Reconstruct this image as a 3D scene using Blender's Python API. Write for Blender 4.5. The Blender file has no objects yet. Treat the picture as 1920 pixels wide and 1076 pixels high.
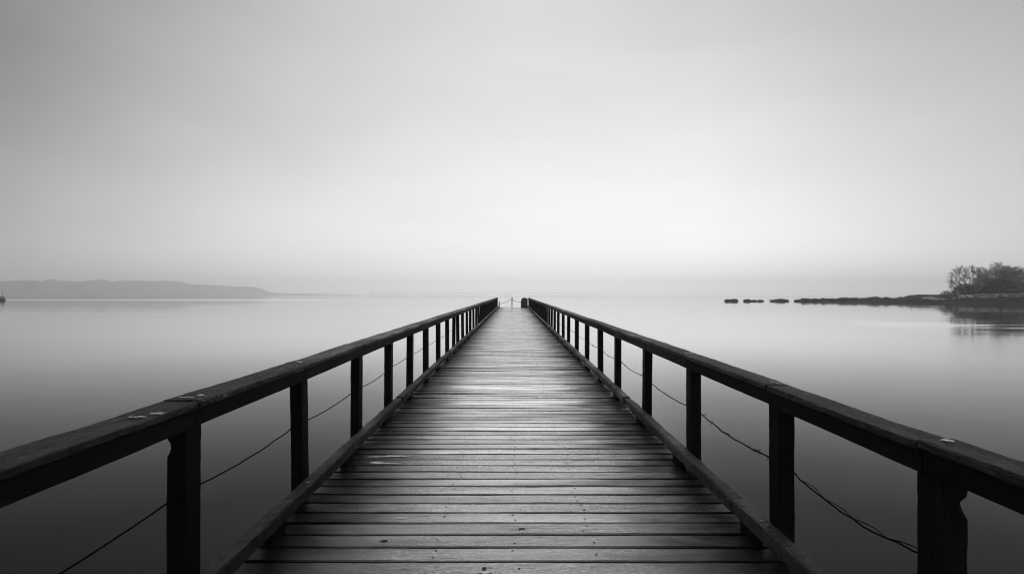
import bpy, math, random
from mathutils import Vector, noise
R = math.radians
S = bpy.context.scene
COL = S.collection
rng = random.Random(11)

# ------------------------------------------------------------------ camera
CAMZ = 3.3                       # eye above the water
DECKZ = 1.7                      # deck above the water at the eye
EYE = CAMZ - DECKZ
SLOPE = 0.0045                   # the pier climbs very slightly
cd = bpy.data.cameras.new('camera'); cam = bpy.data.objects.new('camera', cd); COL.objects.link(cam)
cd.sensor_width = 36; cd.lens = 18.75; cd.clip_start = 0.05; cd.clip_end = 30000
cam.location = (0, 0, CAMZ); cam.rotation_euler = (R(90), 0, 0)
cd.shift_x = -2/1920; cd.shift_y = 14.5/1920
S.camera = cam

# ------------------------------------------------------------------ render settings
S.render.engine = 'CYCLES'
S.cycles.use_denoising = True; S.cycles.filter_width = 1.1
S.cycles.volume_bounces = 4
S.cycles.max_bounces = 8
S.cycles.sample_clamp_indirect = 4
S.view_settings.view_transform = 'Standard'; S.view_settings.look = 'None'
S.view_settings.gamma = 1; S.view_settings.use_curve_mapping = False
S.view_settings.exposure = 0.0

# ------------------------------------------------------------------ node helpers
class NT:
    def __init__(s, tree): s.t = tree; s.n = tree.nodes; s.l = tree.links
    def node(s, typ, **kw):
        n = s.n.new(typ)
        for k, v in kw.items(): setattr(n, k, v)
        return n
    def put(s, sock, v):
        if v is None: return
        if isinstance(v, bpy.types.NodeSocket): s.l.new(v, sock)
        else: sock.default_value = v
    def math(s, op, a, b=None, c=None, clamp=False):
        n = s.node('ShaderNodeMath', operation=op, use_clamp=clamp)
        for i, v in enumerate((a, b, c)):
            if v is not None: s.put(n.inputs[i], v)
        return n.outputs[0]
    def vmath(s, op, a, b=None, out=0):
        n = s.node('ShaderNodeVectorMath', operation=op)
        s.put(n.inputs[0], a)
        if b is not None: s.put(n.inputs[1], b)
        return n.outputs[out]
    def ramp(s, fac, pts, interp='LINEAR'):
        n = s.node('ShaderNodeValToRGB'); s.put(n.inputs[0], fac)
        e = n.color_ramp.elements; n.color_ramp.interpolation = interp
        while len(e) < len(pts): e.new(0.5)
        for q, (p, v) in zip(e, pts): q.position = p; q.color = (v, v, v, 1)
        b = s.node('ShaderNodeRGBToBW'); s.l.new(n.outputs[0], b.inputs[0])
        return b.outputs[0]
    def mrange(s, v, a, b, c, d, smooth=True):
        n = s.node('ShaderNodeMapRange', interpolation_type='SMOOTHSTEP' if smooth else 'LINEAR')
        s.put(n.inputs[0], v)
        for i, x in enumerate((a, b, c, d)): s.put(n.inputs[i+1], x)
        return n.outputs[0]
    def noise(s, vec, scale=5, detail=4, rough=0.55, dist=0.0):
        n = s.node('ShaderNodeTexNoise'); s.put(n.inputs['Vector'], vec)
        n.inputs['Scale'].default_value = scale; n.inputs['Detail'].default_value = detail
        n.inputs['Roughness'].default_value = rough; n.inputs['Distortion'].default_value = dist
        return n.outputs[0]
    def scale(s, vec, sc):
        return s.vmath('MULTIPLY', vec, sc)
    def gray(s, v):
        n = s.node('ShaderNodeCombineColor')
        for i in range(3): s.put(n.inputs[i], v)
        return n.outputs[0]

# ------------------------------------------------------------------ sky
SUN_EL, SUN_AZ = 28.0, 1.5       # degrees; azimuth to the right of the pier's axis
w = bpy.data.worlds.new('World'); S.world = w; w.use_nodes = True
k = NT(w.node_tree); k.n.clear()
out = k.node('ShaderNodeOutputWorld'); bg = k.node('ShaderNodeBackground')
k.l.new(bg.outputs[0], out.inputs[0])
sky = k.node('ShaderNodeTexSky', sky_type='NISHITA', sun_disc=False)
sky.sun_elevation = R(SUN_EL); sky.sun_rotation = R(SUN_AZ); sky.air_density = 1; sky.dust_density = 4
bw = k.node('ShaderNodeRGBToBW'); k.l.new(sky.outputs[0], bw.inputs[0])
tc = k.node('ShaderNodeTexCoord'); N = tc.outputs['Generated']
sep = k.node('ShaderNodeSeparateXYZ'); k.l.new(N, sep.inputs[0])
nx, ny, nz = sep.outputs
elev = k.ramp(nz, [(0, .98), (.06, .94), (.13, .87), (.22, .75), (.33, .655), (.45, .58), (.6, .60), (.8, .75), (1, .8)], 'B_SPLINE')
azi = k.ramp(k.math('MULTIPLY_ADD', nx, .5, .5), [(0, .45), (.14, .58), (.19, .78), (.25, .90), (.33, .95), (.5, 1.0), (.62, 1.03), (.75, .95), (.86, .81), (1, .58)], 'B_SPLINE')
def lobe(d, p):
    v = Vector(d).normalized()
    return k.math('POWER', k.math('MAXIMUM', k.vmath('DOT_PRODUCT', N, tuple(v), out=1), 0.0), p)
cl = k.noise(k.scale(N, (1.3, 1.3, 4.5)), 1.6, 3, .5, .3)
cl = k.mrange(cl, .25, .75, .95, 1.05)
v = k.math('MULTIPLY', k.math('MULTIPLY', elev, azi), cl)
v = k.math('ADD', v, k.math('MULTIPLY', lobe((.16, 1, .09), 22), .055))
v = k.math('ADD', v, k.math('MULTIPLY', lobe((-.95, 1, .62), 24), -.20))
v = k.math('ADD', v, k.math('MULTIPLY', lobe((.5, 1, .07), 22), .13))
v = k.math('ADD', v, k.math('MULTIPLY', lobe((-1.05, 1, .03), 22), -.09))
v = k.math('ADD', v, k.math('MULTIPLY', lobe((1.05, 1, .6), 14), -.09))
v = k.math('ADD', v, k.math('MULTIPLY', bw.outputs[0], .0012))
v = k.math('MULTIPLY', k.math('MAXIMUM', v, .02), 10.0)
k.l.new(k.gray(v), bg.inputs[0]); bg.inputs[1].default_value = 0.1

# ------------------------------------------------------------------ sun behind the overcast
ld = bpy.data.lights.new('sun', 'SUN'); ld.energy = .5; ld.angle = R(33); ld.color = (1, .995, .985)
lo = bpy.data.objects.new('sun', ld); COL.objects.link(lo)
sd = Vector((math.sin(R(SUN_AZ))*math.cos(R(SUN_EL)), math.cos(R(SUN_AZ))*math.cos(R(SUN_EL)), math.sin(R(SUN_EL))))
lo.rotation_euler = (-sd).to_track_quat('-Z', 'Y').to_euler(); lo.location = (0, -20, 30)

# ------------------------------------------------------------------ materials
def material(name):
    m = bpy.data.materials.new(name); m.use_nodes = True
    t = NT(m.node_tree); t.n.clear()
    o = t.node('ShaderNodeOutputMaterial'); p = t.node('ShaderNodeBsdfPrincipled')
    t.l.new(p.outputs[0], o.inputs[0])
    return m, t, p

def simple(name, val, rough=.8, var=.35, sc=3.0, bump=.0, spec=.5, detail=4):
    m, t, p = material(name)
    c = t.node('ShaderNodeTexCoord').outputs['Object']
    n = t.noise(c, sc, detail)
    t.put(p.inputs['Base Color'], t.gray(t.mrange(n, .25, .75, val*(1-var), val*(1+var))))
    p.inputs['Roughness'].default_value = rough; p.inputs['Specular IOR Level'].default_value = spec
    if bump:
        b = t.node('ShaderNodeBump'); b.inputs['Strength'].default_value = .6; b.inputs['Distance'].default_value = bump
        t.l.new(n, b.inputs['Height']); t.l.new(b.outputs[0], p.inputs['Normal'])
    return m

def wood(name, axis, lo_, hi_, r0, r1, grain=.0015, crack=True, flecks=0.0, edge_dark=False, spec=.5, coarse=1.0, con=(.44, .78), vary=.38, crust=0.0, along=.045):
    """weathered wood, grain along the axis"""
    m, t, p = material(name)
    c = t.node('ShaderNodeTexCoord').outputs['Object']
    a = t.node('ShaderNodeAttribute', attribute_name='rnd')
    rnd = a.outputs['Fac']
    shift = t.node('ShaderNodeCombineXYZ')
    for i in range(3): t.put(shift.inputs[i], t.math('MULTIPLY', rnd, 37.0))
    c2 = t.vmath('ADD', c, shift.outputs[0])
    st = [1.0, 1.0, 1.0]; st[axis] = along
    g = t.noise(t.scale(c2, tuple(st)), 95*coarse, 6, .62, .35)       # fine fibres
    st2 = [1.0, 1.0, 1.0]; st2[axis] = .12
    g2 = t.noise(t.scale(c2, tuple(st2)), 22*coarse, 4, .55, .6)      # bands
    st3 = [1.0, 1.0, 1.0]; st3[axis] = .35
    d = t.noise(t.scale(c2, tuple(st3)), 3.2, 5, .6, .2)       # dirt
    f = t.math('ADD', t.math('MULTIPLY', g, .45), t.math('ADD', t.math('MULTIPLY', g2, .3), t.math('MULTIPLY', d, .45)))
    val = t.mrange(f, con[0], con[1], lo_, hi_, False)
    val = t.math('MULTIPLY', val, t.mrange(rnd, 0, 1, 1-vary, 1+vary, False))
    height = t.math('ADD', g, t.math('MULTIPLY', g2, .7))
    if crust:                     # broken, weather-lifted surface fibres
        st5 = [1.0, 1.0, 1.0]; st5[axis] = .3
        q = t.noise(t.scale(c2, tuple(st5)), 85, 6, .7, .8)
        qm = t.mrange(q, .40, .62, 0, 1)
        val = t.math('MULTIPLY', val, t.mrange(qm, 0, 1, 1-crust, 1+crust, False))
        height = t.math('ADD', height, t.math('MULTIPLY', qm, .9))
    if crack:
        st4 = [1.0, 1.0, 1.0]; st4[axis] = .03
        cr = t.noise(t.scale(c2, tuple(st4)), 48*coarse, 3, .5, .5)
        ck = t.mrange(t.math('ABSOLUTE', t.math('SUBTRACT', cr, .5)), 0, .018, 0, 1)
        gate = t.mrange(d, .42, .55, 1, 0)
        ck = t.math('MAXIMUM', ck, t.math('SUBTRACT', 1.0, gate))
        val = t.math('MULTIPLY', val, t.mrange(ck, 0, 1, .35, 1, False))
        height = t.math('ADD', height, t.math('MULTIPLY', ck, .8))
    if flecks:
        fl = t.noise(c, 150, 2, .5); fg = t.noise(c, 2.3, 2, .5)
        fm = t.math('MULTIPLY', t.mrange(fl, .70, .74, 0, 1), t.mrange(fg, .55, .68, 0, 1))
        val = t.math('ADD', val, t.math('MULTIPLY', fm, flecks))
    t.put(p.inputs['Base Color'], t.gray(val))
    ro = t.mrange(t.math('ADD', t.math('MULTIPLY', d, .7), t.math('MULTIPLY', g, .3)), .35, .65, r0, r1)
    ro = t.math('ADD', ro, t.math('MULTIPLY', t.math('SUBTRACT', rnd, .5), .24 if edge_dark else .12))
    if edge_dark:                      # smoother, glossier middle; colour darkens towards the board ends
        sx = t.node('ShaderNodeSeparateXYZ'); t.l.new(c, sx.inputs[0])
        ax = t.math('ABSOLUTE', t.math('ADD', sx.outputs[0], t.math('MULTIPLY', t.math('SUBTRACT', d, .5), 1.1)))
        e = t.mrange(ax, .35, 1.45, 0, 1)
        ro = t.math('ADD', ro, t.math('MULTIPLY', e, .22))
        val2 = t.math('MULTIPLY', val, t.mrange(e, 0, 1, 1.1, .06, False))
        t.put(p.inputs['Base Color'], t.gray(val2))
        wt = t.noise(t.scale(c2, (.22, 1.6, 1)), 1.5, 3, .5, .4)
        py = t.math('DIVIDE', t.math('SUBTRACT', sx.outputs[1], 8.6), 2.2)       # rainwater still lies on the dished boards here
        pud = t.math('POWER', 2.718, t.math('MULTIPLY', t.math('MULTIPLY', py, py), -1.0))
        wet = t.math('MULTIPLY', t.mrange(t.math('ADD', wt, t.math('MULTIPLY', pud, .13)), .44, .74, 0, 1), t.mrange(e, .1, .95, 1, 0))
        t.put(p.inputs['Coat Weight'], t.math('MULTIPLY', wet, .7)); p.inputs['Coat Roughness'].default_value = .17; p.inputs['Coat IOR'].default_value = 1.42
        ro = t.math('SUBTRACT', ro, t.math('MULTIPLY', wet, .06))
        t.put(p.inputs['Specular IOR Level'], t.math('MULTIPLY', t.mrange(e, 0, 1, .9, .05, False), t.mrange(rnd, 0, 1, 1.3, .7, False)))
    else:
        p.inputs['Specular IOR Level'].default_value = spec
    t.put(p.inputs['Roughness'], ro)
    b = t.node('ShaderNodeBump'); b.inputs['Strength'].default_value = .8; b.inputs['Distance'].default_value = grain
    t.l.new(height, b.inputs['Height']); t.l.new(b.outputs[0], p.inputs['Normal'])
    return m

M = {}
M['deck'] = wood('wet_deck_wood', 0, .018, .115, .11, .36, grain=.0009, edge_dark=True, vary=.85, crust=.08)
M['deck_end'] = simple('plank_hole', .006, .9, .3, 30)
M['pale_wood'] = simple('bare_pale_wood', .42, .6, .45, 28, .001)
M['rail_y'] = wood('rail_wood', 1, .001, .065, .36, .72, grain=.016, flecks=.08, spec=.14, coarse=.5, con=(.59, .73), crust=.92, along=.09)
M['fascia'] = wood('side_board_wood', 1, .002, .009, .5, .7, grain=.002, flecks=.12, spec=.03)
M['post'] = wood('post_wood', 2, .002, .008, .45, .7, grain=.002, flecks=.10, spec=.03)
M['kerb'] = wood('kerb_wood', 1, .001, .055, .36, .72, grain=.016, flecks=.3, spec=.15, coarse=.55, con=(.59, .73), crust=.92, along=.12)
M['beam'] = wood('beam_wood', 1, .01, .03, .6, .8)
M['pile'] = wood('pile_wood', 2, .01, .03, .6, .8)
M['flake'] = simple('pale_splintered_wood', .3, .6, .7, 70, .002)
M['wire'] = simple('rusty_wire', .003, .8, .4, 60, spec=.03)
M['rope'] = simple('dark_rope', .03, .9, .3, 40)
M['rock'] = simple('dark_wet_rock', .010, .75, .7, 1.6, .25, spec=.2, detail=8)
M['pale_rock'] = simple('pale_lichen_rock', .28, .8, .6, 1.2, .1, detail=8)
M['shore'] = simple('dark_shore_soil', .010, .9, .7, .7, .2, spec=.15, detail=8)
M['path'] = simple('pale_gravel', .16, .9, .6, 1.1, .05, detail=8)
M['wall'] = simple('pale_field_stone', .2, .9, .6, 2.2, .08, detail=8)
M['bark'] = simple('dark_bark', .16, .9, .3, 4)
M['twig'] = simple('winter_twigs', .2, .9, .3, 2)
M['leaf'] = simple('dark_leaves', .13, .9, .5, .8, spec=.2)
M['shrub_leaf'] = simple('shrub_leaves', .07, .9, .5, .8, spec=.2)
M['hut'] = simple('weathered_boards', .05, .8, .3, 4)
M['hill'] = simple('wooded_hill', .12, .95, .4, .02, spec=.1)
M['concrete'] = simple('bridge_concrete', .4, .9, .2, .1)
M['black'] = simple('black_cover', .006, .5, .3, 10)
M['steel'] = simple('grey_steel', .04, .5, .2, 20)
M['boat_dark'] = simple('dark_hull_paint', .02, .5, .3, 3)
M['boat_pale'] = simple('grey_cabin_paint', .22, .5, .25, 3)
M['glass'] = simple('dark_cabin_glass', .01, .15, .2, 3)

# ------------------------------------------------------------------ mesh helpers
class MB:
    def __init__(s): s.v = []; s.f = []; s.mi = []; s.r = []; s.mats = []
    def slot(s, m):
        if m not in s.mats: s.mats.append(m)
        return s.mats.index(m)
    def add(s, verts, faces, m, rnd=.5):
        o = len(s.v); i = s.slot(m)
        s.v += [tuple(q) for q in verts]; s.r += [rnd]*len(verts)
        s.f += [tuple(o+j for j in f) for f in faces]; s.mi += [i]*len(faces)
    def loft(s, rings, m, rnd=.5, caps=True):
        n = len(rings[0]); vs = [p for r in rings for p in r]; fs = []
        for i in range(len(rings)-1):
            for j in range(n):
                a = i*n+j; b = i*n+(j+1) % n
                fs.append((a, b, b+n, a+n))
        if caps:
            fs.append(tuple(range(n-1, -1, -1))); fs.append(tuple(range((len(rings)-1)*n, len(rings)*n)))
        s.add(vs, fs, m, rnd)
    def tube(s, pts, rad, m, sides=6, rnd=.5):
        rings = []; pts = [Vector(p) for p in pts]
        for i, p in enumerate(pts):
            d = (pts[min(i+1, len(pts)-1)] - pts[max(i-1, 0)])
            d = d.normalized() if d.length > 1e-9 else Vector((0, 0, 1))
            up = Vector((0, 0, 1)) if abs(d.z) < .95 else Vector((1, 0, 0))
            a = d.cross(up).normalized(); b = a.cross(d)
            r = rad[i] if isinstance(rad, (list, tuple)) else rad
            rings.append([p + (a*math.cos(2*math.pi*j/sides) + b*math.sin(2*math.pi*j/sides))*r for j in range(sides)])
        s.loft(rings, m, rnd)
    def build(s, name, parent=None, smooth=False):
        me = bpy.data.meshes.new(name); me.from_pydata(s.v, [], s.f); me.update()
        for m in s.mats: me.materials.append(M[m])
        me.polygons.foreach_set('material_index', s.mi)
        at = me.attributes.new('rnd', 'FLOAT', 'POINT'); at.data.foreach_set('value', s.r)
        if smooth: me.polygons.foreach_set('use_smooth', [True]*len(me.polygons))
        o = bpy.data.objects.new(name, me); COL.objects.link(o)
        if parent: o.parent = parent
        return o

def nz3(x, y, z): return noise.noise(Vector((x, y, z)))
def beam(mb, axis, a0, a1, u0, u1, v0, v1, m, bev=.006, seg=.25, jit=.0, freq=3.0, seed=0.0, rnd=.5, hook=None):
    """bevelled board along an axis; (u, v) are the other two axes in order; jit roughens the arrises"""
    n = max(1, int(round((a1-a0)/seg))); rings = []
    b = bev
    prof = [(u0+b, v0), (u1-b, v0), (u1, v0+b), (u1, v1-b), (u1-b, v1), (u0+b, v1), (u0, v1-b), (u0, v0+b)]
    for i in range(n+1):
        a = a0 + (a1-a0)*i/n; ring = []
        for j, (u, v_) in enumerate(prof):
            if jit:
                q = j//2
                u += jit*nz3(a*freq, q*7.3+seed, 1.7) + jit*.5*nz3(a*freq*4, j*3.1+seed, 9.1) + jit*.45*nz3(a*freq*11, j*1.1+seed, 2.2)
                v_ += jit*nz3(a*freq, q*5.9+seed, 4.4) + jit*.5*nz3(a*freq*4, j*2.3+seed, 6.7) + jit*.45*nz3(a*freq*11, j*1.7+seed, 8.2)
            if hook: u, v_ = hook(a, u, v_, j)
            ring.append([(a, u, v_), (u, a, v_), (u, v_, a)][axis])
        rings.append(ring)
    if axis == 1: rings = [r[::-1] for r in rings]
    mb.loft(rings, m, rnd)

def empty(name, loc=(0, 0, 0), rot=(0, 0, 0)):
    o = bpy.data.objects.new(name, None); COL.objects.link(o)
    o.location = loc; o.rotation_euler = rot; o.empty_display_size = .2
    return o
def tag(o, label=None, cat=None, group=None, kind=None):
    if label: o['label'] = label
    if cat: o['category'] = cat
    if group: o['group'] = group
    if kind: o['kind'] = kind
    return o
def W(px, py, d):                # a point at depth d from its place in the measured picture
    return Vector(((px-962)/1000*d, d, CAMZ-(py-552.5)/1000*d))

# ------------------------------------------------------------------ water
def make_water():
    m, t, p = material('still_water')
    g = t.node('ShaderNodeNewGeometry').outputs['Position']
    sp = t.node('ShaderNodeSeparateXYZ'); t.l.new(g, sp.inputs[0]); x, y, z = sp.outputs
    # slow ripples off the tree-covered point
    dx = t.math('DIVIDE', t.math('SUBTRACT', x, 60.0), 26.0); dy = t.math('DIVIDE', t.math('SUBTRACT', y, 56.0), 22.0)
    blob = t.mrange(t.math('ADD', t.math('MULTIPLY', dx, dx), t.math('MULTIPLY', dy, dy)), .3, 1.0, 1, 0)
    n1 = t.noise(t.scale(g, (.035, .26, 0)), 1.0, 2, .5, .2)
    ty = t.math('MULTIPLY', t.math('SUBTRACT', n1, .5), t.math('MULTIPLY', blob, .15))
    # faint broad swell everywhere
    n2 = t.noise(t.scale(g, (.012, .05, 0)), 1.0, 2, .5, .3)
    ty = t.math('ADD', ty, t.math('MULTIPLY', t.math('SUBTRACT', n2, .5), .009))
    # the boat's old wake: long low swells across the left of the bay
    for y0, sg, amp, xa, xb in ((338, 30, .034, -360, -50), (480, 22, .010, -520, -180)):
        gy = t.math('DIVIDE', t.math('SUBTRACT', y, t.math('ADD', t.math('MULTIPLY', x, -.03), y0-10)), sg)
        gs = t.math('POWER', 2.718, t.math('MULTIPLY', t.math('MULTIPLY', gy, gy), -1.0))
        mk = t.math('MULTIPLY', t.mrange(x, xb-120, xb, 1, 0), t.mrange(x, xa-200, xa, .6, 1))
        ty = t.math('SUBTRACT', ty, t.math('MULTIPLY', t.math('MULTIPLY', gs, mk), amp))
    cx = t.node('ShaderNodeCombineXYZ'); cx.inputs[2].default_value = 1
    t.put(cx.inputs[1], ty)
    nrm = t.vmath('NORMALIZE', cx.outputs[0])
    geo = t.node('ShaderNodeNewGeometry')
    cosv = t.math('ABSOLUTE', t.vmath('DOT_PRODUCT', geo.outputs['Incoming'], geo.outputs['True Normal'], out=1))
    refl = t.ramp(cosv, [(0, .98), (.03, .95), (.06, .85), (.09, .74), (.12, .55), (.15, .39), (.18, .27), (.22, .18), (.26, .11), (.32, .06), (.45, .03), (1, .015)])
    gl = t.node('ShaderNodeBsdfGlossy'); t.put(gl.inputs['Roughness'], t.mrange(y, 18.0, 50.0, .2, .045)); t.l.new(nrm, gl.inputs['Normal'])
    gl.inputs['Color'].default_value = (1, 1, 1, 1)
    df = t.node('ShaderNodeBsdfDiffuse'); df.inputs['Color'].default_value = (.003, .003, .003, 1)
    mx = t.node('ShaderNodeMixShader'); t.put(mx.inputs[0], refl); t.l.new(df.outputs[0], mx.inputs[1]); t.l.new(gl.outputs[0], mx.inputs[2])
    om = [q for q in t.n if q.type == 'OUTPUT_MATERIAL'][0]; t.l.new(mx.outputs[0], om.inputs[0]); t.n.remove(p)
    M['water'] = m
    mb = MB()
    xs = [-5100, -1500, -400, -100, 0, 100, 400, 1500, 5100]; ys = [-300, -50, 0, 50, 150, 400, 1000, 2500, 5500]
    vs = [(a, b, 0) for b in ys for a in xs]; nxn = len(xs)
    fs = [(i*nxn+j, i*nxn+j+1, (i+1)*nxn+j+1, (i+1)*nxn+j) for i in range(len(ys)-1) for j in range(nxn-1)]
    mb.add(vs, fs, 'water')
    tag(mb.build('water'), kind='structure')
make_water()

# ------------------------------------------------------------------ pier deck
Y0, Y1 = -5.0, 57.2
ROT = (math.atan(SLOPE), 0, 0)
pier = empty('pier', (0, 0, DECKZ), ROT)
tag(pier, 'long dark wet plank pier running straight out over the still water', 'pier')
PITCH = .1755
def plank_params(i):
    r = random.Random(i*7+3)
    y = 3.175 + i*PITCH
    wav = .0035 + .006*math.exp(-((y-11)/5)**2)
    return y, r.random(), (r.random()-.5)*(.02+.045*math.exp(-((y-9.5)/3.5)**2)), (r.random()-.5)*.006, wav, i*3.77
def plank_z(i, x, yy):
    y, rn, tilt, tx, wav, sd = plank_params(i)
    return wav*nz3(x*.9, sd, .3) + tilt*(yy-y-PITCH/2) + tx*x*.6
def make_deck():
    mb = MB()
    i0 = int(math.floor((Y0-3.175)/PITCH)); i1 = int((Y1-3.175)/PITCH)
    for i in range(i0, i1):
        y, rn, tilt, tx, wav, sd = plank_params(i)
        gap = .0085 + .004*rn
        near = -.5 < y < 9
        far = y > 25
        r = random.Random(i)
        xa, xb = -1.63 + (r.random()-.5)*.05, 1.63 + (r.random()-.5)*.05
        def hook(a, u, v_, j, i=i):
            return u, v_ + plank_z(i, a, u)
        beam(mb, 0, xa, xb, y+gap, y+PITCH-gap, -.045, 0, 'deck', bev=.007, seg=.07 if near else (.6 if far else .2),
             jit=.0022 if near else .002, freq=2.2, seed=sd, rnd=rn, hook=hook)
    def blot(cx, cy, rx, ry, mat, n=9, ang=0.0, lift=.0016, sd=0):
        i = int(math.floor((cy-3.175)/PITCH)); r = random.Random(sd+int(cx*1000)+int(cy*100))
        c, s_ = math.cos(ang), math.sin(ang); top = []; 
        for q in range(n):
            th = 2*math.pi*q/n; k_ = .7+.5*r.random()
            px_, py_ = rx*k_*math.cos(th), ry*k_*math.sin(th)
            X, Y = cx+px_*c-py_*s_, cy+px_*s_+py_*c
            top.append((X, Y, plank_z(i, X, Y)+.0015+lift))
        ctr = (cx, cy, plank_z(i, cx, cy)+.0015+lift)
        mb.add(top+[ctr], [(q, (q+1) % n, n) for q in range(n)], mat, r.random())
    r = random.Random(5)
    for i in range(-6, 120):                                   # nail holes along the three bearers
        y = 3.175+i*PITCH
        for bx in (-1.38, -.49, .01, .5, 1.38):
            for fr in ((.28, .75) if r.random() < .4 else (r.uniform(.25, .75),)):
                if r.random() < .9:
                    blot(bx+r.gauss(0, .02), y+fr*PITCH, r.uniform(.006, .011), r.uniform(.005, .008), 'deck_end', 7)
        if r.random() < .5:
            blot(r.uniform(-1.2, 1.2), y+r.uniform(.25, .75)*PITCH, r.uniform(.02, .07), r.uniform(.0012, .003), 'deck_end', 8)
    blot((978-962)*.0036, 3.607, .022, .011, 'deck_end', 10)  # the knot holes seen near the camera
    blot((719-962)*.00342, 3.435, .03, .013, 'deck_end', 9, .25)
    blot((908-962)*.0031, 3.09, .016, .02, 'deck_end', 5)
    blot((912-962)*.0031, 3.045, .05, .012, 'pale_wood', 11)
    for a, b, rx, ry in ((-1.13, 5.22, .14, .022), (-1.32, 5.2, .12, .016), (-1.2, 4.99, .15, .016), (-.8, 3.78, .06, .010), (-1.28, 5.02, .06, .02)):
        blot(a, b, rx, ry, 'pale_wood', 15)
    return mb.build('deck', pier)
make_deck()
def split(a, b, lens):
    o = []; y = a; i = 0
    while y < b-.4:
        e = min(y+lens[i % len(lens)], b); 
        if b-e < .8: e = b
        o.append((y, e)); y = e; i += 1
    return o
for sgn in (-1, 1):
    for n, (a, b) in enumerate(split(-4.6, Y1, (3.9, 4.4, 3.6, 4.8))):
        mb = MB(); u0, u1 = sorted((sgn*1.512, sgn*1.605)); dz = rng.uniform(-.003, .003)
        beam(mb, 1, a+.004, b-.004, u0+rng.uniform(-.002, .002), u1, .075+dz, .165+dz, 'kerb', .008, .045 if b < 14 else .2, .009, 2.0, n*13.1+sgn*50, rng.random())
        mb.build('kerb_board', pier)
    y = -4.2
    while y < Y1-.3:
        mb = MB(); u0, u1 = sorted((sgn*1.532, sgn*1.598))
        beam(mb, 1, y, y+.2, u0, u1, -.003, .084, 'fascia', .006, .1, .004, 5, y)
        mb.build('spacer_block', pier); y += 1.52
    mb = MB(); u0, u1 = sorted((sgn*1.5, sgn*1.62))
    beam(mb, 1, Y0, Y1-.02, u0, u1, -.33, -.056, 'beam', .008, 1.5, .006, 1, sgn*9)
    mb.build('bearer', pier)
for bx in (-.5, .5):
    mb = MB(); beam(mb, 1, Y0, Y1-.02, bx-.06, bx+.06, -.33, -.056, 'beam', .008, 1.5); mb.build('bearer', pier)
y = -2.0
while y < Y1:
    mb = MB(); beam(mb, 0, -1.75, 1.75, y-.09, y+.09, -.55, -.333, 'beam', .01, .5, .004); mb.build('cross_beam', pier)
    for bx in (-1.35, 1.35):
        mb = MB(); mb.tube([(bx, y, -2.4-SLOPE*y), (bx*.99, y, -.553)], [.15, .135], 'pile', 12); mb.build('pile', pier, True)
    y += 4.3
mb = MB(); beam(mb, 0, -1.63, 1.63, Y1+.004, Y1+.05, -.33, .0, 'beam', .008, .3, .003); mb.build('end_board', pier)

# ------------------------------------------------------------------ railings
LEFT_POSTS = [-3.4, -1.85, -.35, 1.2, 2.65, 4.12, 5.65, 7.1, 8.6, 10.2, 11.85, 13.5, 15.0, 16.1, 17.6]
RIGHT_POSTS = [-3.3, -1.6, .35, 2.02, 3.27, 4.9, 6.6, 8.44, 10.2, 12.0, 14.0, 16.0, 17.7, 19.75]
for L in (LEFT_POSTS, RIGHT_POSTS):
    while L[-1] < Y1-1.9: L.append(L[-1]+1.62)
    L.append(Y1-.16)
def railing(sgn, posts, dztop, xo, label):
    top = EYE-dztop
    rt = empty('railing', (0, 0, DECKZ), ROT); tag(rt, label, 'railing', 'railings along both sides of the pier')
    xi = 1.59 if sgn < 0 else 1.58
    def S_(a, b): return tuple(sorted((sgn*a, sgn*b)))
    def sag(y): return .012*nz3(y*.35, sgn*3.0, 2.0)
    # boards meet over posts
    joints = [Y0]+[p+.07 for p in posts[1:-1:1] if p < 6]+[p+.07 for i, p in enumerate(posts[1:-1]) if p >= 6 and i % 3 == 0]+[Y1]
    for n in range(len(joints)-1):
        a, b = joints[n], joints[n+1]; near = b < 12; d1 = rng.uniform(-.006, .006); d2 = rng.uniform(-.006, .006); sk = rng.uniform(-.003, .003)
        if sgn > 0 and abs(b-2.09) < .01: sk = .006
        if sgn > 0 and abs(a-2.09) < .01: sk = -.006
        u = S_(xi+d1*.6, xo+d2)
        mb = MB()
        beam(mb, 1, a+.006, b-.006, u[0], u[1], top-.036, top, 'rail_y', .006, .022 if near else .25, .005 if near else .004, 2.0, n*17.3+sgn*40, rng.random(),
             hook=lambda q, uu, vv, j: (uu, vv+sag(q)+sk))
        mb.build('top_board', rt)
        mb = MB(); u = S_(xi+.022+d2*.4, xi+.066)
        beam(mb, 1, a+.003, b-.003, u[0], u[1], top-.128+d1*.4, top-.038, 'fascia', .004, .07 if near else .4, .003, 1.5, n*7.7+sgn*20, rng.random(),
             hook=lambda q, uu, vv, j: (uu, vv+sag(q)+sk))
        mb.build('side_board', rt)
    for i, p in enumerate(posts):
        mb = MB(); tl = rng.uniform(-.012, .012); near = 0 < p < 8; sd = p*3.3+sgn
        notch = {(-1, 4): (.83, .014), (1, 3): (.79, .026)}.get((sgn, i))
        def hook(a, u, v_, j, tl=tl, notch=notch, sd=sd):
            u = u + tl*(a-.5)
            if notch and j in ((0, 7, 6, 5) if sgn < 0 else (1, 2, 3, 4)) :
                f = (1 if abs(a-notch[0]) < .02 else math.exp(-((abs(a-notch[0])-.02)/.012)**2))*notch[1]*(1+.6*nz3(a*90, sd, 0))
                u += -sgn*f
            return u, v_
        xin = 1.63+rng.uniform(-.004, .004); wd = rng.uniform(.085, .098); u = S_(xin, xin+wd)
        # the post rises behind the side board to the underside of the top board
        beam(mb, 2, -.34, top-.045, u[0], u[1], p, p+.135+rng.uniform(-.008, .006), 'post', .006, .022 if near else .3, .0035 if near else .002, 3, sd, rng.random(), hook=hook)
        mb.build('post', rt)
    return rt, top
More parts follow.
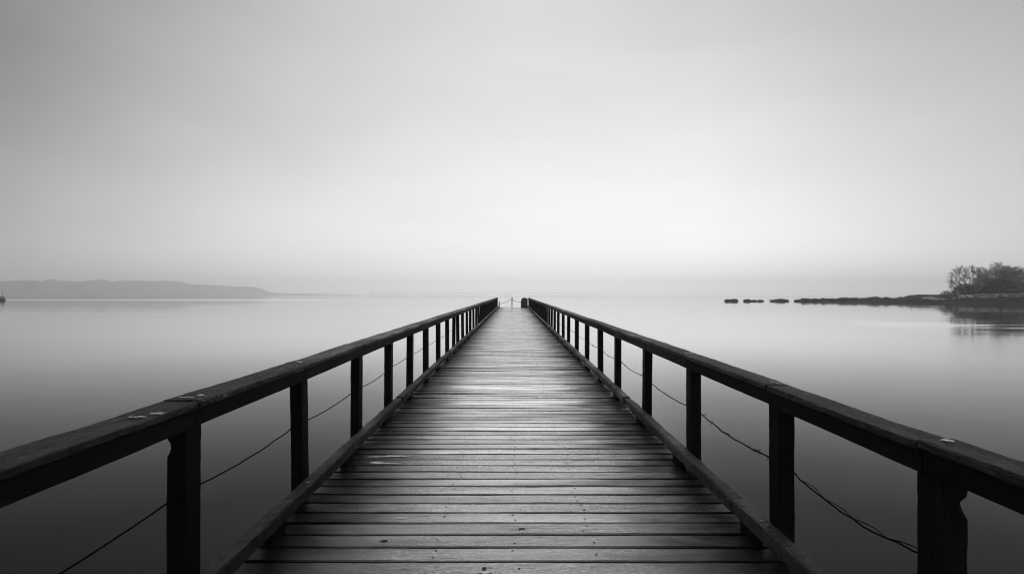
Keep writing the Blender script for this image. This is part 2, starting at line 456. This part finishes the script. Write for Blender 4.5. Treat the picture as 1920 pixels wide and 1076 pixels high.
raill, topl = railing(-1, LEFT_POSTS, .553, 1.79, 'dark timber railing on left of pier with white splintered chips on top')
railr, topr = railing(1, RIGHT_POSTS, .575, 1.725, 'dark timber railing on right of pier with twisted frayed wire between posts')

def wire(sgn, posts, h, rt):
    mb = MB()
    for a, b in zip(posts[:-1], posts[1:]):
        n = 14 if a < 9 else 4; X = sgn*1.672; r_ = random.Random(int(a*10))
        sg = (.012+.02*r_.random()) if sgn < 0 else (.03+.03*r_.random())
        kink = [r_.gauss(0, .004 if sgn > 0 else .0015) for _ in range(n+1)]
        pt = lambda q: Vector((X, a+.13+(b-a-.13)*q, h+(kink[int(round(q*n))] if 0 < q < 1 else 0)-sg*4*q*(1-q)+.012*math.sin(a)))
        pts = [pt(i/n) for i in range(n+1)]
        mb.tube(pts, .0046, 'wire', 5)
        if sgn > 0 and 1.5 < a < 12:
            if a < 2.5:                                   # long loose loops
                for i in range(0, n-2, 3):
                    p0, p1, p2 = pts[i], pts[min(i+1, n)], pts[min(i+3, n)]
                    mb.tube([p0, p1+Vector((.004, 0, .02)), (p1+p2)/2+Vector((.002, 0, .014)), p2], .0028, 'wire', 4)
            else:                                         # barbed and frayed
                for _ in range(46 if a < 4 else 16):
                    q = pts[max(0, min(n, int(n*(1-r_.random()**1.4 if a > 3.5 else r_.random()**1.4))))] + Vector((0, r_.uniform(-.05, .05), 0))
                    dv = Vector((r_.uniform(-1, 1), r_.uniform(-.6, .6), r_.uniform(-1, 1)))*.023
                    mb.tube([q-dv*.6, q+Vector((0, .008, 0)), q+dv], .0026, 'wire', 4)
    return mb.build('wire', rt)
wire(-1, LEFT_POSTS, .575, raill); wire(1, RIGHT_POSTS, .53, railr)

def flake(rt, x, y, z, lx, ly, sd, curl=.002, mat='flake'):
    lx *= .9; ly *= .55
    if rt is not pier: z += .012*nz3(y*.35, math.copysign(3.0, x), 2.0)
    r = random.Random(sd); mb = MB(); n = 12; up = []; 
    for q in range(n):
        th = 2*math.pi*q/n; k_ = .35+.8*r.random()
        up.append((x+lx*k_*math.cos(th), y+ly*k_*math.sin(th), z-.001+curl*max(0, math.cos(th+sd))+.002*r.random()))
    dn = [(a, b, c-.003) for a, b, c in up]
    mb.loft([dn, up], mat, r.random())
    return mb.build('pale_splinter', rt)
for x, y, lx, ly, sd in ((-1.66, 2.36, .05, .03, 1), (-1.618, 2.43, .035, .04, 2), (-1.70, 2.80, .055, .018, 3), (-1.67, 2.86, .035, .03, 4), (-1.70, 4.25, .03, .05, 5)):
    flake(raill, x, y, topl+.004, lx, ly, sd)
for x, y, lx, ly, sd in ((1.655, 2.05, .03, .05, 7), (1.665, 3.34, .045, .02, 8), (1.645, 3.39, .02, .03, 9), (1.65, 4.98, .05, .03, 10)):
    flake(railr, x, y, topr+.011, lx, ly, sd)
for x, y, lx, ly, sd in ((-1.555, 4.03, .022, .014, 12), (-1.58, 2.8, .01, .008, 13), (1.55, 3.6, .02, .008, 14), (1.56, 3.35, .014, .01, 15), (1.54, 2.98, .02, .012, 16)):
    flake(pier, x, y, .168, lx, ly, sd, .003)

# ------------------------------------------------------------------ barrier at the pier's far end
def at_deck(x, y, z): return Vector((x, y, DECKZ+SLOPE*y+z))
def make_box():
    o = empty('hooded_box', at_deck(1.19, 56.75, .004)); tag(o, 'black hooded box on the far end of the pier by the right railing', 'box')
    mb = MB(); w2, dp = .36, .3
    prof = [(-w2, 0), (w2, 0), (w2, .9), (.25, .97), (-.06, 1.03), (-.19, .98), (-.30, .83), (-w2, .62)]
    mb.loft([[(x, y, z) for x, z in prof] for y in (-dp, dp)], 'black'); mb.build('body', o)
    mb = MB(); beam(mb, 0, -.2, .2, -dp-.02, -dp-.002, .18, .24, 'steel', .004); mb.build('plate', o)
make_box()
st = empty('stanchion', at_deck(-.11, 57.0, .004)); tag(st, 'thin two-legged grey rope stand in the middle of the pier end', 'stand')
for x in (-.09, .08):
    mb = MB(); mb.tube([(x, 0, 0), (x*.5, 0, .93)], .022, 'steel', 8); mb.build('leg', st)
mb = MB(); mb.tube([(-.07, 0, .9), (-.02, 0, .985), (.05, 0, .97), (.07, 0, .85)], .03, 'black', 8); mb.build('hook', st)
def rope(p, q, sag, label, rad=.02):
    mb = MB(); p, q = Vector(p), Vector(q); o = (p+q)/2
    mb.tube([p.lerp(q, i/14)-o-Vector((0, 0, sag*4*(i/14)*(1-i/14))) for i in range(15)], rad, 'rope', 6)
    r = mb.build('rope', None, True); r.location = o
    tag(r, label, 'rope', 'ropes closing the pier end')
rope(at_deck(-1.47, 57.0, .38), at_deck(-.13, 57.0, .965), .14, 'dark rope sagging from the left railing up to the two-legged stand')
rope(at_deck(-.04, 57.0, .76), at_deck(.86, 56.8, .54), .05, 'dark rope from the two-legged stand to the black hooded box')
sb = empty('bollard', at_deck(-1.47, 57.0, .004)); tag(sb, 'short dark rope bollard beside the far end of left railing', 'bollard')
mb = MB(); mb.tube([(0, 0, 0), (0, 0, .68)], [.045, .03], 'black', 8); mb.build('shaft', sb)
mb = MB(); mb.tube([(-.02, 0, .36), (.06, 0, .40)], .05, 'black', 8); mb.build('rope_eye', sb)

# ------------------------------------------------------------------ shore, rocks
def lerp_tab(tab, x):
    if x <= tab[0][0]: return tab[0][1]
    for (a, u), (b, v_) in zip(tab, tab[1:]):
        if x <= b: return u+(v_-u)*(x-a)/(b-a)
    return tab[-1][1]
FRONT = [(138, 264), (150, 252), (160, 228), (168, 208), (192, 200), (230, 196), (330, 190)]
WIDE = [(138, 2), (143, 5), (152, 9), (160, 18), (168, 34), (192, 70), (230, 90), (330, 110)]
CREST = [(138, -.3), (141, -.1), (150, .25), (156, .6), (160, 1.1), (166, 1.35), (172, 1.85), (180, 2.4), (192, 3.15), (330, 3.6)]
def land_z(x, y):
    f, wd, c = lerp_tab(FRONT, x), lerp_tab(WIDE, x), lerp_tab(CREST, x)
    u = y-f; rise = min(12.0, wd*.45)
    if u < rise: s_ = max(0, u/rise); z = c*(1-(1-s_)**1.7)
    elif u > wd-rise: s_ = max(0, (wd-u)/rise); z = c*s_
    else: z = c
    return z + (.35*nz3(x*.35, y*.35, 1)+.28*nz3(x*1.1, y*1.1, 5)+.15*nz3(x*2.6, y*2.6, 7))*min(1, max(0, z))
mb = MB(); nu, nv = 190, 34; vs = []
for i in range(nu+1):
    x = 138+192*(i/nu)**1.35; f, wd = lerp_tab(FRONT, x), lerp_tab(WIDE, x)
    f += .6*nz3(x*.3, 3, 3)
    for j in range(nv+1):
        s_ = j/nv; s_ = s_*s_*.7+s_*.3
        y = f-1+(wd+2)*s_; z = land_z(x, y)
        if j in (0, nv): z = -.8
        elif y-f < .3: z = min(z, .05)
        vs.append((x, y, z))
fs = [(i*(nv+1)+j, (i+1)*(nv+1)+j, (i+1)*(nv+1)+j+1, i*(nv+1)+j+1) for i in range(nu) for j in range(nv)]
mb.add(vs, fs, 'shore'); tag(mb.build('shore'), kind='structure')
# pale gravel path along the top of the bank
mb = MB(); vs = []; n = 90
for i in range(n+1):
    x = 176+70*i/n; f = lerp_tab(FRONT, x)
    for q in (7.6+.5*nz3(x, 1, 1), 9.4+.5*nz3(x, 4, 1)): vs.append((x, f+q, land_z(x, f+q)+.06))
mb.add(vs, [(2*i, 2*i+2, 2*i+3, 2*i+1) for i in range(n)], 'path'); tag(mb.build('path'), kind='structure')

def rock(px, py, d, lx, lz, label, name='rock', mat='rock', group=None, sd=0, ly=None, base=None, flat=1.0, cat='rock'):
    """px, py: waterline centre; lx length, lz height in metres"""
    mb = MB(); nlat, nlon = 12, 20; r = random.Random(sd*31+7); ly = ly or lx*.6; hs = .62 if base is None and group == G1 else (.8 if base is None else 1)
    rings = []
    for i in range(nlat+1):
        th = math.pi*(.0+1.0*i/nlat); ring = []
        for j in range(nlon):
            ph = 2*math.pi*j/nlon
            v_ = Vector((math.sin(th)*math.cos(ph), math.sin(th)*math.sin(ph), math.cos(th)))
            sq = lambda q, e: math.copysign(abs(q)**e, q)
            v_ = Vector((sq(v_.x, .9), sq(v_.y, .9), sq(v_.z, .85*flat)))
            k_ = 1+.42*nz3(v_.x*1.6+sd*3.1, v_.y*1.3, v_.z*1.3+sd)+.18*nz3(v_.x*5+sd, v_.y*4, v_.z*4)
            ring.append((v_.x*lx/2*k_, v_.y*ly/2*k_, (v_.z*.62+.28)*lz*hs*k_))
        rings.append(ring)
    mb.loft(rings[::-1], mat, r.random())
    p = W(px, py, d); z = 0.0 if base is None else base
    o = mb.build(name, None, False); o.location = (p.x, p.y, z); o.rotation_euler = (0, 0, r.uniform(-.15, .15))
    tag(o, label, cat, group); return o
G1 = 'dark rocks standing in the water off the point'
D = 266
for sd, (a, b, h, lab) in enumerate([
    (1358.5, 1370, 1.75, 'rounded dark rock in the water farthest out, left half of a touching pair'),
    (1368, 1384, 1.9, 'pointed dark rock in the water, right half of the outermost touching pair'),
    (1394.5, 1408, 1.8, 'tilted dark rock just right of the outermost rock pair'),
    (1408, 1418, 1.2, 'smallest low dark rock in the middle of a row of three'),
    (1419.5, 1433, 1.3, 'low flat-bottomed dark rock at right end of a row of three'),
    (1444, 1459, 1.5, 'low dark rock joined to the left of a longer pointed rock'),
    (1456, 1478, 2.0, 'long dark rock with pointed right end, nearest to the spit of land')]):
    rock((a+b)/2, 565, D, (b-a)/1000*D*1.02, h, lab, group=G1, sd=sd+1)
G2 = 'dark rocks along the low spit'
spit = [(1491, 1502, 1.2, 263, 'small dark rock at the very tip of the spit'),
        (1502, 1522, 2.0, 262, 'blocky dark rock second from the tip of the spit'),
        (1518, 1541, 1.9, 261, 'long low dark rock third from the tip of the spit'),
        (1538, 1560, 2.0, 260, 'flat-topped dark rock before the square gap in the spit'),
        (1557, 1576, 2.0, 258, 'square dark rock left of the rounded boulder on the spit'),
        (1574, 1593, 2.5, 256, 'rounded dark boulder with a domed top midway along the spit'),
        (1591, 1610, 2.3, 254, 'dark rock just right of the domed boulder on the spit'),
        (1606, 1628, 2.3, 251, 'low dark rock with a pale seam right of the domed boulder'),
        (1622, 1652, 2.9, 247, 'broad humped dark rock left of a notch in the spit'),
        (1650, 1672, 2.9, 243, 'humped dark rock between two notches in the spit'),
        (1668, 1700, 2.8, 238, 'long dark ledge of rock with a pale crescent streak'),
        (1694, 1726, 2.7, 231, 'dark rock ledge at the foot of the lone stake'),
        (1720, 1748, 2.2, 224, 'dark rock in front of the pale slabs on shore'),
        (1742, 1775, 1.9, 216, 'dark rock at the shore edge below the clipped bush')]
for q, (a, b, h, d, lab) in enumerate(spit):
    rock((a+b)/2, 566, d, (b-a)/1000*d*1.05, h, lab, group=G2, sd=q+20, ly=5)
G3 = 'pale slabs on the bank'
for q, (a, b, h, d, py, lab) in enumerate([
    (1731, 1752, .9, 216.8, 555.5, 'long pale stone slab on the bank left of the clipped bush'),
    (1742, 1760, .7, 215.0, 556.5, 'lower pale stone slab nearest the water'),
    (1758, 1771, .7, 213.5, 555.5, 'small pale stone slab under the clipped bush'),
    (1798, 1810, .9, 213.5, 554, 'left pale slab of the pair below the bare round tree'),
    (1808, 1822, .9, 213, 553.2, 'right pale slab of the pair below the bare round tree')]):
    p = W((a+b)/2, py, d); rock((a+b)/2, py, d, (b-a)/1000*d, h, lab, 'stone_slab', 'pale_rock', G3, q+50, 1.6, land_z(p.x, p.y)+.05, cat='stone slab')
for px, d, h, lab in ((1709.5, 228, 1.2, 'lone thin stake standing on the rocky spit'), (1753, 222, .9, 'left short stake on the bank before the clipped bush'), (1757, 222, 1.1, 'right short stake on the bank before the clipped bush')):
    p = W(px, 552, d); mb = MB(); z = land_z(p.x, p.y)
    mb.tube([(0, 0, -.6), (.03, 0, .5), (.0, 0, h)], [.12, .11, .09], 'bark', 7)
    o = mb.build('stake'); o.location = (p.x, p.y, max(z, 2.0)+.0); tag(o, lab, 'stake', 'thin stakes on the spit')

# low field-stone wall under the trees
mb = MB(); x0 = W(1795, 549, 216).x; x1 = 262
n = 80
for i in range(n):
    a = x0+(x1-x0)*i/n; b = x0+(x1-x0)*(i+1)/n-.04; y = 215.5+.25*nz3(a*.2, 0, 0); z = land_z((a+b)/2, y)
    h = .55+.25*nz3(a*2.3, 1, 1)
    beam(mb, 0, a, b, y-.3, y+.3, z-.3, z+h, 'wall', .08, .4, .09, 2, i*1.3, rng.random())
tag(mb.build('stone_wall'), 'low pale field-stone wall running along the foot of the trees', 'wall')

# ------------------------------------------------------------------ trees and shrubs
def tree(px, d, height, width, label, sd, leafy, npts=420, stems=5, tw=.03, low=.15, leafsize=.13, flat=2.2, ntw=10, tl=(.4, 1.1), rmin=.008, ball=False):
    """limbs are grown towards points spread through a domed crown, each from the nearest limb already there"""
    r = random.Random(sd); p = W(px, 549, d); z = land_z(p.x, p.y)-.1
    o = empty('tree', (p.x, p.y, z)); tag(o, label, 'tree', 'trees on the wooded point')
    tgt = []; rw = width/2; base = height*low
    while len(tgt) < npts:
        v_ = Vector((r.uniform(-1, 1), r.uniform(-1, 1), r.uniform(-.75 if ball else 0, 1)))
        rr = (v_.x*v_.x+v_.y*v_.y+abs(v_.z)**flat)
        lim = 1+.16*nz3(v_.x*2.2+sd, v_.y*2.2, v_.z*2.2)
        if rr > lim*lim or (rr < .35 and r.random() < .8): continue
        c = Vector((v_.x*rw, v_.y*rw, height*(.5+.5*v_.z) if ball else base+v_.z*(height-base)))
        if nz3(c.x*.28+sd*5, c.y*.28, c.z*.28) < -.28: continue          # gaps where the sky shows through
        tgt.append(c)
    tgt.sort(key=lambda c: c.length)
    nodes = []; kids = {}; par = {}
    def addn(q, pa): nodes.append(q); par[len(nodes)-1] = pa; return len(nodes)-1
    root = addn(Vector((0, 0, 0)), -1)
    for s_ in range(stems):
        an = 2*math.pi*s_/stems+r.uniform(-.4, .4); ln = .9 if stems > 2 else .25
        b_ = addn(Vector((math.cos(an)*.3*ln, math.sin(an)*.3*ln, base*.5)), root)
        addn(Vector((math.cos(an)*width*.10*ln, math.sin(an)*width*.10*ln, base+height*.10)), b_)
    ends = []
    for c in tgt:
        best = None; bd = 1e9
        for i, q in enumerate(nodes):
            dv = c-q
            cost = dv.length + max(0, q.z-c.z)*2.5 + (q.length*.10)
            if cost < bd and i: bd = cost; best = i
        q0 = nodes[best]; dv = c-q0; pa = best
        n = 2 if dv.length < 2 else 4
        for i in range(1, n+1):
            f = i/n; bow = math.sin(f*math.pi)*dv.length*.08
            q = q0+dv*f+Vector((r.gauss(0, .05), r.gauss(0, .05), bow))*(1 if i < n else 0)
            pa = addn(q, pa)
        ends.append((c, dv.normalized()))
    wgt = [1]*len(nodes)
    for i in range(len(nodes)-1, 0, -1): wgt[par[i]] += wgt[i]
    rad = lambda i: min(.32, .0085*math.sqrt(wgt[i])+rmin)
    tm = MB()
    for i in range(1, len(nodes)):
        tm.tube([nodes[par[i]], nodes[i]], [min(rad(par[i]), rad(i)*1.5), rad(i)], 'bark', 5 if wgt[i] > 40 else 3)
    tm.build('trunk', o)
    cm = MB()
    for q, dd in ends:
        for _ in range(ntw):
            e = (dd*.5+Vector((q.x/rw, q.y/rw, q.z/height))*.6+Vector((r.gauss(0, .45), r.gauss(0, .45), r.gauss(0, .35)+.15))).normalized(); ln = r.uniform(*tl)*height/12
            s_ = e.cross(Vector((r.gauss(0, 1), r.gauss(0, 1), r.gauss(0, 1)))).normalized()*tw
            q1 = q-dd*r.uniform(0, .8)
            cm.add([q1-s_, q1+s_, q1+e*ln], [(0, 1, 2)], 'twig', r.random())
        for _ in range(leafy):
            c = q+Vector((r.gauss(0, .5), r.gauss(0, .5), r.gauss(0, .35)))
            a = Vector((r.gauss(0, 1), r.gauss(0, 1), r.gauss(0, 1))).normalized()*leafsize*r.uniform(.6, 1.3); b = a.cross(Vector((r.gauss(0, 1), r.gauss(0, 1), r.gauss(0, 1)))).normalized()*leafsize*r.uniform(.4, .9)
            cm.add([c-a, c-b, c+a, c+b], [(0, 1, 2, 3)], 'leaf', r.random())
    cm.build('crown', o)
def shrub(px, d, w_, h, n, label, sd, mat='shrub_leaf', dp=None, box=.5, size=.2):
    r = random.Random(sd); p = W(px, 549, d); z = land_z(p.x, p.y)-.05
    o = empty('shrub', (p.x, p.y, z)); tag(o, label, 'shrub', 'dense shrubs under the trees'); dp = dp or w_*.7
    sm = MB()
    for i in range(9):
        an = r.uniform(0, 6.28); e = Vector((math.cos(an)*w_*.3*r.random(), math.sin(an)*dp*.3*r.random(), h*r.uniform(.6, .95)))
        sm.tube([(e.x*.2, e.y*.2, 0), (e.x*.6, e.y*.6, h*.4), e], [.06, .04, .01], 'bark', 4)
    sm.build('stem', o)
    m = MB(); k_ = 0
    while k_ < n:
        v_ = Vector((r.uniform(-1, 1), r.uniform(-1, 1), r.uniform(0, 1)))
        rr = (abs(v_.x)**2.4+abs(v_.y)**2.4+abs(v_.z)**2.4)
        lim = 1+.45*nz3(v_.x*2+sd, v_.y*2, v_.z*2)+.2*nz3(v_.x*6, v_.y*6+sd, v_.z*6)
        if rr > lim: continue
        c = Vector((v_.x*w_/2, v_.y*dp/2, v_.z*h))
        a = Vector((r.gauss(0, 1), r.gauss(0, 1), r.gauss(0, 1))).normalized()*size*r.uniform(.6, 1.3); b = a.cross(Vector((r.gauss(0, 1), r.gauss(0, 1), r.gauss(0, 1)))).normalized()*size*r.uniform(.4, .9)
        m.add([c-a, c-b, c+a, c+b], [(0, 1, 2, 3)], mat, r.random()); k_ += 1
    m.build('foliage', o)
tree(1811, 222, 12.4, 12.2, 'bare round tree with fine fanning twigs at left of the grove', 3, 0, 640, 13, .022, .03, ntw=12, tl=(.7, 1.7), rmin=.014, ball=True)
tree(1866, 230, 13.8, 13.5, 'tall broad-crowned tree, highest in the middle of the grove', 8, 24, 560, 3, .028, .2, tl=(.6, 1.5), flat=3)
tree(1892, 238, 13.6, 12.0, 'dense tree behind the two broad trees of the grove', 15, 24, 480, 3, .028, .2, tl=(.6, 1.5))
tree(1913, 228, 12.3, 13.0, 'broad tree with pale gaps in its crown at picture edge', 21, 18, 460, 3, .028, .22, tl=(.6, 1.5))
tree(1841, 240, 9.5, 7.0, 'smaller twiggy tree between the bare round tree and tallest tree', 30, 8, 260, 4, .03, .15)
tree(1952, 226, 12.0, 13.0, 'tree partly cut by the right edge behind the shelter', 44, 15, 380, 3, .028, .2)
shrub(1775, 219, 5.6, 3.0, 1700, 'clipped low bush standing alone at left end of grove', 1, 'leaf', size=.14)
shrub(1786, 222, 3.6, 2.4, 700, 'pale thin bush between the clipped bush and the bare tree', 2, 'leaf', size=.13)
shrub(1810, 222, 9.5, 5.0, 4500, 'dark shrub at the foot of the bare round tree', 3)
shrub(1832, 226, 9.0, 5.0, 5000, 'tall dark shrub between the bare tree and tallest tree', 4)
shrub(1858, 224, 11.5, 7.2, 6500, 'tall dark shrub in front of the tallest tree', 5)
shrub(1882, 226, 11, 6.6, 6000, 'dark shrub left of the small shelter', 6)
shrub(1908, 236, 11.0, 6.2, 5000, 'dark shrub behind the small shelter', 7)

# small open shelter at the edge
p = W(1901, 549, 217); z = land_z(p.x, p.y)
sh = empty('shelter', (p.x, p.y, z)); tag(sh, 'small open wooden shelter under the trees at right edge', 'shelter')
for a, b in ((-1.9, -1), (1.9, -1), (-1.9, 1), (1.9, 1)):
    mb = MB(); beam(mb, 2, -.4, 1.95, a-.07, a+.07, b-.07, b+.07, 'hut', .01, .5); mb.build('post', sh)
mb = MB(); mb.loft([[(-2.2, -1.4, 1.95), (2.2, -1.4, 1.95), (2.2, -1.4, 2.05), (0, -1.4, 2.5), (-2.2, -1.4, 2.05)], [(-2.2, 1.4, 1.95), (2.2, 1.4, 1.95), (2.2, 1.4, 2.05), (0, 1.4, 2.5), (-2.2, 1.4, 2.05)]], 'hut'); mb.build('roof', sh)
mb = MB(); beam(mb, 0, -1.8, 1.8, .9, 1.0, .4, .5, 'hut', .01, 1); mb.build('cross_rail', sh)

# ------------------------------------------------------------------ boat at the left edge
bt = empty('fishing_boat', (-289.0, 300, 0)); tag(bt, 'small dark fishing boat with thin mast far out at the left edge', 'boat')
mb = MB(); rings = []
for t_, hw, sh_ in ((-3.4, .05, 1.25), (-2.6, .6, 1.1), (-1.2, 1.0, .95), (.6, 1.1, .9), (2.0, 1.0, .95), (2.9, .85, 1.0)):
    rings.append([(t_, -hw, sh_), (t_, -hw*.8, .15), (t_, -hw*.3, -.4), (t_, hw*.3, -.4), (t_, hw*.8, .15), (t_, hw, sh_)])
mb.loft(rings, 'boat_dark'); mb.build('hull', bt)
mb = MB(); beam(mb, 0, .2, 2.3, -.7, .7, .85, 2.1, 'boat_pale', .08, .5); cb = mb.build('cabin', bt)
for a in (.45, 1.35):
    mb = MB(); beam(mb, 0, a, a+.65, -.72, -.703, 1.45, 1.85, 'glass', .005); mb.build('window', cb)
mb = MB(); beam(mb, 0, .05, 2.5, -.82, .82, 2.103, 2.2, 'boat_dark', .02, .5); mb.build('roof', cb)
mb = MB(); mb.tube([(1.75, 0, 2.2), (1.75, 0, 6.0)], [.07, .03], 'boat_dark', 6); mb.tube([(1.1, 0, 3.1), (1.75, 0, 3.0)], .03, 'boat_dark', 5); mb.build('mast', bt)
mb = MB(); mb.tube([(2.5, .6, .9), (2.55, .6, 1.9), (2.55, -.6, 1.9), (2.5, -.6, .9)], .04, 'boat_dark', 6); mb.build('stern_rail', bt)

# ------------------------------------------------------------------ far hills and bridge
PROF = [(-700, 528), (-300, 531), (-120, 526), (0, 526), (12, 528), (22, 526.5), (62, 525), (70, 528), (75, 533), (84, 525), (93, 523), (103, 525.5), (150, 528), (168, 525), (192, 523), (203, 529), (225, 526), (335, 527), (342, 529.5), (360, 533), (410, 535), (483, 538.5), (491, 547), (520, 549.5), (600, 551), (690, 553), (740, 554)]
DTAB = [(-700, 2900), (0, 3200), (250, 4200), (490, 5000), (740, 5000)]
mb = MB(); nu = 720; vs = []; rows = [(-130, -.8), (-125, .25), (-70, .62), (-25, .86), (0, 1.0), (60, .96), (200, .8), (420, .3), (480, -.8)]
for i in range(nu+1):
    px = -700+1440*i/nu; py = lerp_tab(PROF, px); DH = lerp_tab(DTAB, px)
    h = max(0.2, (552.5-py)/1000*DH + CAMZ)
    for off, fr in rows:
        d = DH+off; x = (px-962)/1000*DH*(1+off/DH*.4)
        hh = h*fr + (h*.05*nz3(x*.02, off*.02, 3)+min(h*.05, 2.2)*nz3(x*.09, off*.05, 8) if 0 < fr else 0)
        vs.append((x, d, -.8 if fr < 0 else max(hh, -.5)))
nr = len(rows)
fs = [(i*nr+j, (i+1)*nr+j, (i+1)*nr+j+1, i*nr+j+1) for i in range(nu) for j in range(nr-1)]
mb.add(vs, fs, 'hill'); tag(mb.build('hills', None, True), kind='structure')

DB = 4900
br = empty('bridge', (W(900, 550, DB).x, DB, 0)); tag(br, 'long low bridge barely visible in the haze on the horizon', 'bridge')
xa, xb = (694-900)/1000*DB, (1130-900)/1000*DB
mb = MB(); beam(mb, 0, xa, xb, -7, 7, 17.0, 20.5, 'concrete', .3, 60); mb.build('bridge_deck', br)
for px in (700, 760, 836, 876, 950, 1020, 1080):
    mb = MB(); x = (px-900)/1000*DB; beam(mb, 2, -.8, 16.9, x-4, x+4, -6, 6, 'concrete', .3, 20); mb.build('bridge_pier', br)

# ------------------------------------------------------------------ haze
hz = MB(); hm = bpy.data.materials.new('haze'); hm.use_nodes = True; t = NT(hm.node_tree); t.n.clear()
o_ = t.node('ShaderNodeOutputMaterial'); pv = t.node('ShaderNodeVolumePrincipled'); t.l.new(pv.outputs[0], o_.inputs['Volume'])
pv.inputs['Color'].default_value = (1, 1, 1, 1); pv.inputs['Density'].default_value = .00033; pv.inputs['Anisotropy'].default_value = .7
M['haze'] = hm
a, b, c = 5200, 5600, 150
vs = [(x, y, z) for z in (-3, c) for y in (-400, b) for x in (-a, a)]
hz.add(vs, [(0, 2, 3, 1), (4, 5, 7, 6), (0, 1, 5, 4), (2, 6, 7, 3), (0, 4, 6, 2), (1, 3, 7, 5)], 'haze')
tag(hz.build('haze'), kind='stuff')
